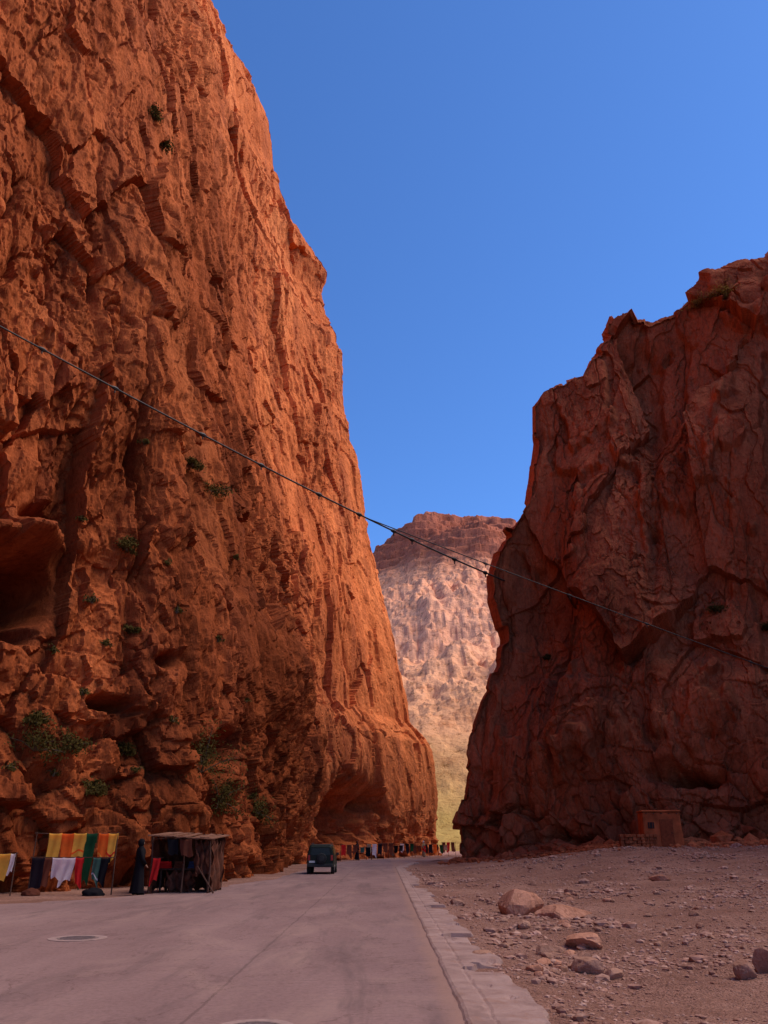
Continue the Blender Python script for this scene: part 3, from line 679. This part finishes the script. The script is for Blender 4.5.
TX=[(31,44,1.12,.10,'navy','dark navy cloth hanging lowest at left end of the tall rack',1,None),
(44.5,57.5,1.88,1.00,'yellow','yellow cloth, first from left on the top rail',0,None),(56.5,70.5,1.88,.90,'orange','orange red cloth between two yellow cloths on the top rail',0,None),
(69.8,82.5,1.88,1.10,'yellow','yellow cloth right of the orange red one on the top rail',0,'orange'),
(82,93,1.88,.30,'green','long dark green cloth in the middle of the tall rack',0,None),
(95,105,1.88,.85,'orange','orange cloth right of the long green one',0,'yellow'),(104.5,114.5,1.88,.98,'yellow','yellow cloth with border at right end of the rack',0,'red'),
(51.5,63,1.12,.48,'white','white cloth on the lower rail, left one',1,None),(62.5,74.5,1.12,.36,'white','white cloth on the lower rail, right one',1,None),
(44,51.5,1.12,.22,'brown','narrow brown cloth on the lower rail below yellow cloth',1,None),(74.5,82.5,1.12,.25,'red','red cloth on the lower rail beside white cloth',1,None),
(92.5,100,1.12,.35,'teal','teal cloth on the lower rail at right',1,'white'),(99.5,109,1.12,.30,'black','black cloth below the orange cloth at right',1,None)]
for i,(a,b_,zt,zb,c,lab,row,stp) in enumerate(TX):
    yy=YR-.18*row-.014*(i%2); textile(X(a,yy),X(b_,yy),zt,zb,yy-0.01,c,lab,G,i,stripe=stp)
textile(X(-10,YR-.5),X(9,YR-.5),1.25,.35,YR-.52,'yellow','yellow cloth cut by the left edge of the photo',G,31)
textile(X(9,YR-.5),X(13.5,YR-.5),1.25,.65,YR-.52,'white','narrow white cloth beside the yellow one at the left edge',G,32)
def heap(x,y,w_,h,c,label,seed):
    V0,Fa=I4,F4; P=V0*np.array([w_/2,w_/2.6,h])*(1+.25*fbm(V0*2+seed,3,seed))[:,None]; P[:,2]=np.maximum(P[:,2],-.02)
    o=mesh_obj('folded_goods',P,Fa,FB[c],None,True); o.location=(x,y,0.0); tag(o,label,'goods','heaps of goods on the ground')
heap(X(40,YR),YR-.45,.6,.2,'brown','brown bundle on the ground under the navy cloth',3)
heap(X(100,YR),YR-.45,.7,.22,'black','dark bundle on the ground under the teal cloth',4)
# ---------------------------------------------------------------- shelter
ys0,ys1=29.9,32.2; xa,xb=X(151,ys0,850),X(212,ys0,850)
sh=empty('market_shelter',((xa+xb)/2,(ys0+ys1)/2,0)); tag(sh,'low wooden lean-to market shelter with dark interior below left cliff','shelter')
w_=(xb-xa)/2; dp=(ys1-ys0)/2
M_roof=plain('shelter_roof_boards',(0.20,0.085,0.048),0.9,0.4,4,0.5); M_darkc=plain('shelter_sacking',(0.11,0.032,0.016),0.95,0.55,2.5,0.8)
for s_,yy,h in ((-1,-dp,1.80),(1,-dp,1.68),(-1,dp,1.92),(1,dp,1.80),(0.1,-dp,1.75)):
    m2=MB(); m2.tube([(s_*w_*.96,yy,-.05),(s_*w_*.96+.02,yy+.02,h*.5),(s_*w_*.95-.03,yy,h)],[.033,.028,.024],7); m2.build('post',M_wood,sh)
m2=MB()
random.seed(77)
for k in range(12):
    xx=-w_-.08+(2*w_+.16)*(k+.5)/12; m2.box((xx,random.uniform(-.1,.1),1.865-.010*k+random.uniform(-.02,.03)),((2*w_+.16)/12-.01,2*dp+.3+random.uniform(-.25,.25),.035),ry=random.uniform(-.1,.12),rz=random.uniform(-.05,.05),rx=.05)
m2.build('roof',M_roof,sh)
m2=MB(); m2.tube([(-w_-.12,-dp-.12,1.81),(0,-dp-.12,1.75),(w_+.1,-dp-.12,1.69)],.026,7); m2.build('front_beam',M_roof,sh)
def panel(x0,x1,y0,y1,z0,z1,mat,name,sd_=0):
    nx,nz=24,12; V=[]
    for i in range(nx):
        zz=z1-(.10+.10*math.sin(i*1.7+sd_)+.06*math.sin(i*3.1)); zb_=z0+.06*math.sin(i*1.3+sd_)
        for j in range(nz): V.append((x0+(x1-x0)*i/(nx-1)+.06*math.sin(j+i*.7),y0+(y1-y0)*i/(nx-1)+.09*math.sin(i*.9+j*.3),zb_+(zz-zb_)*j/(nz-1)))
    return mesh_obj(name,V,[(i*nz+j,(i+1)*nz+j,(i+1)*nz+j+1,i*nz+j+1) for i in range(nx-1) for j in range(nz-1)],mat,sh,True)
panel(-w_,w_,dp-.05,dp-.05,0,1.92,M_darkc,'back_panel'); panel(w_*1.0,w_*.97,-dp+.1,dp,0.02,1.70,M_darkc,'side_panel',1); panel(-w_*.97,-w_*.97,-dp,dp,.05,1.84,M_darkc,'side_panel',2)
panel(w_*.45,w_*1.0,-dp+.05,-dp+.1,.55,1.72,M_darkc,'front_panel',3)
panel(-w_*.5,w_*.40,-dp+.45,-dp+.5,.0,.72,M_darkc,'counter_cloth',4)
m2=MB(); m2.box((0,.1,.72),(2*w_*.85,1.1,.05))
for sx_ in (-1,1):
    for sy_ in (-1,1): m2.box((sx_*w_*.78,.1+sy_*.45,.35),(.06,.06,.7))
tb=m2.build('table',M_wood); tb.location=sh.location; tag(tb,'wooden display table inside the market shelter','table')
cx=sh.location.x; 
for i,(dx,c,l) in enumerate(((-.7,'red','bright red folded cloth at left end of the shelter table'),(-.2,'brown','brown folded cloth pile in the middle of shelter table'),(.3,'blue','blue folded cloth pile on the shelter table'))):
    m2=MB()
    for k in range(4): m2.box((0,0,.03+k*.055),(.38-.01*k,.4,.05),rz=.05*k)
    o=m2.build('folded_textile_pile',FB[c],bevel=.02); o.location=(cx+dx,ys0+.85,.747); tag(o,l,'folded textiles','piles of textiles in the shelter')
textile(X(153,ys0-.1),X(160,ys0-.1),1.1,.35,ys0-.16,'red','red cloth hanging at the left post of the shelter','textiles at the shelter',51)
textile(X(165,ys0-.1),X(176,ys0-.1),1.70,1.20,ys0-.16,'black','dark scarf hanging under the shelter roof','textiles at the shelter',52)
textile(X(178,ys0-.1),X(190,ys0-.1),1.70,1.15,ys0-.16,'brown','brown scarf hanging under the shelter roof','textiles at the shelter',53)
m2=MB(); m2.tube([(-w_*.9,-dp-.03,1.71),(w_*.5,-dp-.03,1.70)],.012,6); m2.tube([(-w_*.9,-dp-.03,1.10),(-w_*.55,-dp-.03,1.10)],.012,6); m2.build('hanging_rail',M_wood,sh)
m2=MB(); m2.tube([(0,0,.02),(.55,.25,.85)],[.03,.02],7); lp=m2.build('leaning_pole',M_wood); lp.location=(X(217,ys0),ys0-.35,0); lp.rotation_euler=(0,0,math.pi); tag(lp,'short wooden pole leaning at the right front of the shelter','pole')
# ---------------------------------------------------------------- person
def person(x,y,h,rz,label,robe,scarf,group=None):
    t=empty('person',(x,y,0),rz); tag(t,label,'person',group); k=h/1.68
    J={}; V=[];Ed=[];Rd=[]
    def jv(n,p,r,par=None):
        J[n]=len(V); V.append(tuple(q*k for q in p)); Rd.append(r*k)
        if par is not None: Ed.append((J[par],J[n]))
    jv('pel',(0,0,.92),.125); jv('wst',(0,0,1.08),.11,'pel'); jv('chs',(0,.0,1.28),.135,'wst'); jv('nkb',(0,.0,1.42),.07,'chs'); jv('nk',(0,-.01,1.48),.052,'nkb')
    jv('hd',(0,-.02,1.56),.088,'nk'); jv('cr',(0,-.01,1.63),.075,'hd')
    for s_,n in ((-1,'l'),(1,'r')):
        jv(n+'hip',(s_*.09,0,.86),.095,'pel'); jv(n+'kn',(s_*.10,-.02+.03*s_,.47),.058,n+'hip'); jv(n+'an',(s_*.10,.04*s_,.08),.038,n+'kn'); jv(n+'to',(s_*.12,-.15+.04*s_,.035),.032,n+'an')
        jv(n+'sh',(s_*.17,0,1.36),.06,'chs'); jv(n+'el',(s_*.23,.03,1.09),.042,n+'sh'); jv(n+'wr',(s_*.19,-.13,.90),.027,n+'el'); jv(n+'pm',(s_*.18,-.18,.85),.03,n+'wr')
        for q,(dx,l) in enumerate(((-.028,.055),(-.01,.07),(.01,.075),(.028,.06))):
            jv(n+'f%d'%q,(s_*.18+dx,-.18-l*.7,.85-l*.7),.009,n+'pm')
        jv(n+'th',(s_*.18-s_*.045,-.205,.86),.010,n+'pm')
    me=bpy.data.meshes.new('body'); me.from_pydata(V,Ed,[]); bo=bpy.data.objects.new('body',me); C.objects.link(bo); bo.parent=t
    me.materials.append(M_skin); md=bo.modifiers.new('s','SKIN'); sv=me.skin_vertices[0].data
    for i,r in enumerate(Rd): sv[i].radius=(r,r)
    sv[0].use_root=True; md.use_smooth_shade=True; s2=bo.modifiers.new('sub','SUBSURF'); s2.levels=1; s2.render_levels=2
    st=[(.06,.27,.23),(.3,.245,.2),(.6,.215,.17),(.9,.19,.15),(1.1,.18,.14),(1.28,.215,.15),(1.38,.2,.125),(1.44,.10,.09),(1.5,.065,.065)]
    nn=28; RV=[];RF=[]
    for zi,(z,a,b_) in enumerate(st):
        for q in range(nn):
            an=2*math.pi*q/nn; fo=1+.07*math.sin(an*7+zi*.3)*max(0,(1.1-z)); RV.append((a*fo*math.cos(an)*k,b_*fo*math.sin(an)*k,z*k))
    for zi in range(len(st)-1):
        for q in range(nn): RF.append((zi*nn+q,zi*nn+(q+1)%nn,(zi+1)*nn+(q+1)%nn,(zi+1)*nn+q))
    mesh_obj('robe',RV,RF,robe,t,True)
    for s_ in (-1,1):
        m3=MB(); m3.tube([(s_*.15*k,0,1.38*k),(s_*.24*k,.03*k,1.09*k),(s_*.195*k,-.11*k,.92*k)],[.085*k,.075*k,.07*k],10); m3.build('sleeve',robe,t,True)
    HV=I2*np.array([.112,.122,.135])*k+np.array([0,.012,1.58])*k; HV[:,1]=np.where((HV[:,1]<-.06*k)&(HV[:,2]<1.64*k),-.055*k,HV[:,1])
    mesh_obj('headscarf',HV,F2,scarf,t,True)
    fm=MB()
    for s_ in (-1,1): fm.box((s_*.033*k,-.108*k,1.575*k),(.022*k,.012*k,.010*k))
    fm.box((0,-.118*k,1.55*k),(.022*k,.03*k,.035*k),top=.5); fm.box((0,-.108*k,1.515*k),(.045*k,.01*k,.009*k)); fm.build('face',FB['brown'],t,bevel=.002)
    for s_ in (-1,1):
        m3=MB(); m3.box((s_*.11*k,(-.05+.04*s_)*k,.035*k),(.085*k,.25*k,.07*k),top=.85); m3.build('shoe',FB['black'],t,bevel=.01)
M_skin=plain('skin',(.32,.16,.10),.6,.1,10)
px_,py_=gpos(139,895); person(px_,29.0,1.68,2.2,'person in long black robe standing between textile rack and shelter',FB['black'],FB['black'])
# ---------------------------------------------------------------- car
def car(x,y,label):
    t=empty('parked_car',(x,y,0)); tag(t,label,'car'); t.scale=(.88,.88,.88)
    M_paint=plain('car_paint_dark_green',(.014,.018,.010),.55,.15,3,0,0,.25); M_glass=plain('car_glass',(.012,.013,.013),.25,.1,3,0,0,.3)
    M_tyre=plain('tyre_rubber',(.02,.02,.02),.85,.2,10); M_rim=plain('steel_rim',(.3,.3,.3),.4,.1,5,0,.7); M_tl=plain('tail_lamp_red',(.35,.02,.015),.3,.1,5); M_pl=plain('plate_white',(.6,.58,.52),.5,.05,5); M_bmp=plain('bumper_grey',(.03,.03,.028),.7,.15,5)
    st=[(0.0,.74,.78,.64,.48,1.02,1.52),(.08,.80,.82,.66,.40,1.03,1.66),(.5,.82,.83,.66,.38,1.03,1.70),(2.2,.82,.83,.66,.38,1.03,1.69),(2.55,.82,.83,.64,.38,1.03,1.62),(3.05,.82,.82,.70,.38,1.02,1.06),(3.95,.80,.78,.66,.40,.95,1.0),(4.1,.74,.72,.6,.48,.85,.9)]
    V=[];Fs=[]
    for yy,wl_,wb,wr_,zb,zt,zr in st:
        V+=[(-wl_,yy,zb),(-wb,yy,zt-.35),(-wb,yy,zt),(-wr_,yy,zr-.04),(-wr_*.85,yy,zr),(wr_*.85,yy,zr),(wr_,yy,zr-.04),(wb,yy,zt),(wb,yy,zt-.35),(wl_,yy,zb)]
    for i in range(len(st)-1):
        for k in range(10): a=i*10+k; b_=i*10+(k+1)%10; Fs.append((a,b_,b_+10,a+10))
    Fs.append(tuple(range(10))); Fs.append(tuple(len(V)-10+k for k in range(10))[::-1])
    mesh_obj('body',V,Fs,M_paint,t).modifiers.new('b','BEVEL').width=.02
    m3=MB(); m3.add([(-.60,-.012,1.08),(.60,-.012,1.08),(.53,-.010,1.47),(-.53,-.010,1.47)],[(0,1,2,3)]); m3.build('rear_window',M_glass,t)
    m3=MB(); m3.add([(-.66,2.62,1.57),(.66,2.62,1.57),(.72,3.03,1.13),(-.72,3.03,1.13)],[(0,1,2,3)]); 
    o=m3.build('windscreen',M_glass,t); o.location=(0,.02,.02)
    for s_ in (-1,1):
        for (a,b_) in ((.2,.85),(.95,1.65),(1.75,2.45)):
            m3=MB(); m3.add([(s_*.835,a,1.08),(s_*.835,b_,1.08),(s_*.70,b_-.03,1.58),(s_*.70,a+.05,1.58)],[(0,1,2,3)]); m3.build('side_window',M_glass,t)
        m3=MB(); m3.box((s_*.70,-.02,.92),(.13,.05,.30)); m3.build('tail_light',M_tl,t,bevel=.015)
        m3=MB(); m3.box((s_*.92,2.55,1.12),(.16,.09,.14)); m3.build('wing_mirror',M_bmp,t,bevel=.02)
        for yy in (.75,3.15):
            wh=empty('wheel',(s_*.74,yy,.36)); wh.parent=t
            m3=MB(); m3.tube([(-.11,0,0),(-.09,0,0),(.09,0,0),(.11,0,0)],[.31,.36,.36,.31],24); m3.build('tyre',M_tyre,wh,True)
            m3=MB(); m3.tube([(s_*.06,0,0),(s_*.115,0,0)],[.2,.18],16); m3.build('rim',M_rim,wh)
    m3=MB(); m3.box((0,-.06,.50),(1.6,.14,.18)); m3.build('rear_bumper',M_bmp,t,bevel=.03)
    m3=MB(); m3.box((0,4.14,.50),(1.55,.12,.18)); m3.build('front_bumper',M_bmp,t,bevel=.03)
    sw=empty('spare_wheel',(.08,-.10,.88),math.pi/2); sw.parent=t
    m3=MB(); m3.tube([(-.1,0,0),(-.08,0,0),(.08,0,0),(.1,0,0)],[.27,.31,.31,.27],24); m3.build('tyre',M_tyre,sw,True)
    m3=MB(); m3.tube([(-.11,0,0),(-.09,0,0)],[.15,.17],16); m3.build('rim',M_bmp,sw)
    m3=MB(); m3.box((-.5,-.045,.70),(.36,.02,.12)); m3.build('number_plate',M_pl,t)
    for s_ in (-1,1): m3=MB(); m3.tube([(s_*.6,.3,1.74),(s_*.6,2.3,1.74)],.018,6); m3.build('roof_rail',M_bmp,t)
car(X(320,47.0),47.0,'dark green off-road car seen from behind on the road')
# ---------------------------------------------------------------- hut on the right
hY=58.2; hX=float(at(663,830,hY)[0]); hz=float(g(np.array([hX]),np.array([hY]))[0])
M_adobe=plain('adobe_plaster',(.44,.105,.038),.95,.35,1.6,1.0,0,.05); M_door=plain('old_wood_door',(.26,.06,.025),.9,.3,6,.3,0,.05); M_dark=plain('dark_opening',(.03,.02,.018),.9,.2,4)
ht=empty('adobe_hut',(hX,hY,hz-.1),R(-8)); tag(ht,'small flat roofed adobe hut against the foot of right cliff','hut')
m2=MB(); m2.box((0,1.2,1.15),(2.6,2.4,2.3),top=.95); m2.build('wall',M_adobe,ht,bevel=.1)
m2=MB(); m2.box((0,1.15,2.36),(2.6,2.4,.12)); m2.build('roof',M_adobe,ht,bevel=.05)
dr=MB(); dr.box((.25,-.03,.98),(.85,.06,1.7)); dr=dr.build('door',M_door,ht); m2=MB(); m2.box((.55,-.08,.98),(.04,.05,.12)); m2.build('handle',M_dark,dr)
wn=MB(); wn.box((-.75,0.0,1.45),(.4,.05,.4)); wn=wn.build('window',M_dark,ht)
for dx in (-.1,.1): m2=MB(); m2.box((-.75+dx,-.04,1.45),(.03,.02,.4)); m2.build('bar',M_door,wn)
for k in range(5): m2=MB(); m2.tube([(-1.0+k*.5,-.12,2.2),(-1.0+k*.5,.25,2.2)],.04,6); m2.build('roof_beam',M_wood,ht)
m2=MB(); random.seed(5)
for r_ in range(4):
    for k in range(9): m2.box((-2.4+k*.28+random.uniform(-.03,.03),random.uniform(-.05,.05),.1+r_*.2),(.27,.4+random.uniform(-.05,.05),.19),rz=random.uniform(-.1,.1),top=.85)
lw=m2.build('dry_stone_wall',M_right,bevel=.03); lw.location=(hX-.4,hY+.2,hz); tag(lw,'low dry stone wall left of the adobe hut','wall')
at2=lw.data.attributes.new('tone','FLOAT','POINT'); at2.data.foreach_set('value',np.full(len(lw.data.vertices),.5,dtype=np.float32))
# ---------------------------------------------------------------- far market racks along the bend
cols=['red','white','navy','brown','navy','orange','brown','green','teal','brown','cream','black']
wb=[(-5.6,78),(0.6,97),(7.2,110)]
fr_=[0.10,0.2,0.3,0.4,0.5,0.6,0.7,0.8,0.9,0.97]
lab_pos=['leftmost','second from left','third from left','fourth from left','fifth from left','sixth from left','fourth from right','third from right','second from right','rightmost']
random.seed(9)
for i,u in enumerate(fr_):
    x=np.interp(u,[0,.55,1],[p[0] for p in wb])+1.3; y=np.interp(u,[0,.55,1],[p[1] for p in wb])-1.0
    h_=random.uniform(1.15,1.65)
    rack(x-.85,x+.85,y,h_,'far market rack at the cliff bend, '+lab_pos[i]+' of the row','far racks along the bend')
    for q in range(3):
        xx=x-.8+q*.55; textile(xx,xx+.42,h_-.02,random.uniform(.3,.7),y-.01,cols[(i*5+q*3)%12],'%s cloth, %s on the %s far rack at the bend'%(cols[(i*5+q*3)%12],['left','middle','right'][q],lab_pos[i]),'textiles on the far racks',100+i*3+q)
person(-2.6,84,1.7,2.0,'distant person in dark clothes near the bend, left of the pair',FB['navy'],FB['brown'],'distant people at the bend')
person(4.6,100.5,1.7,1.0,'distant person in pale robe at the far end of the bend',FB['cream'],FB['white'],'distant people at the bend')
print('done')
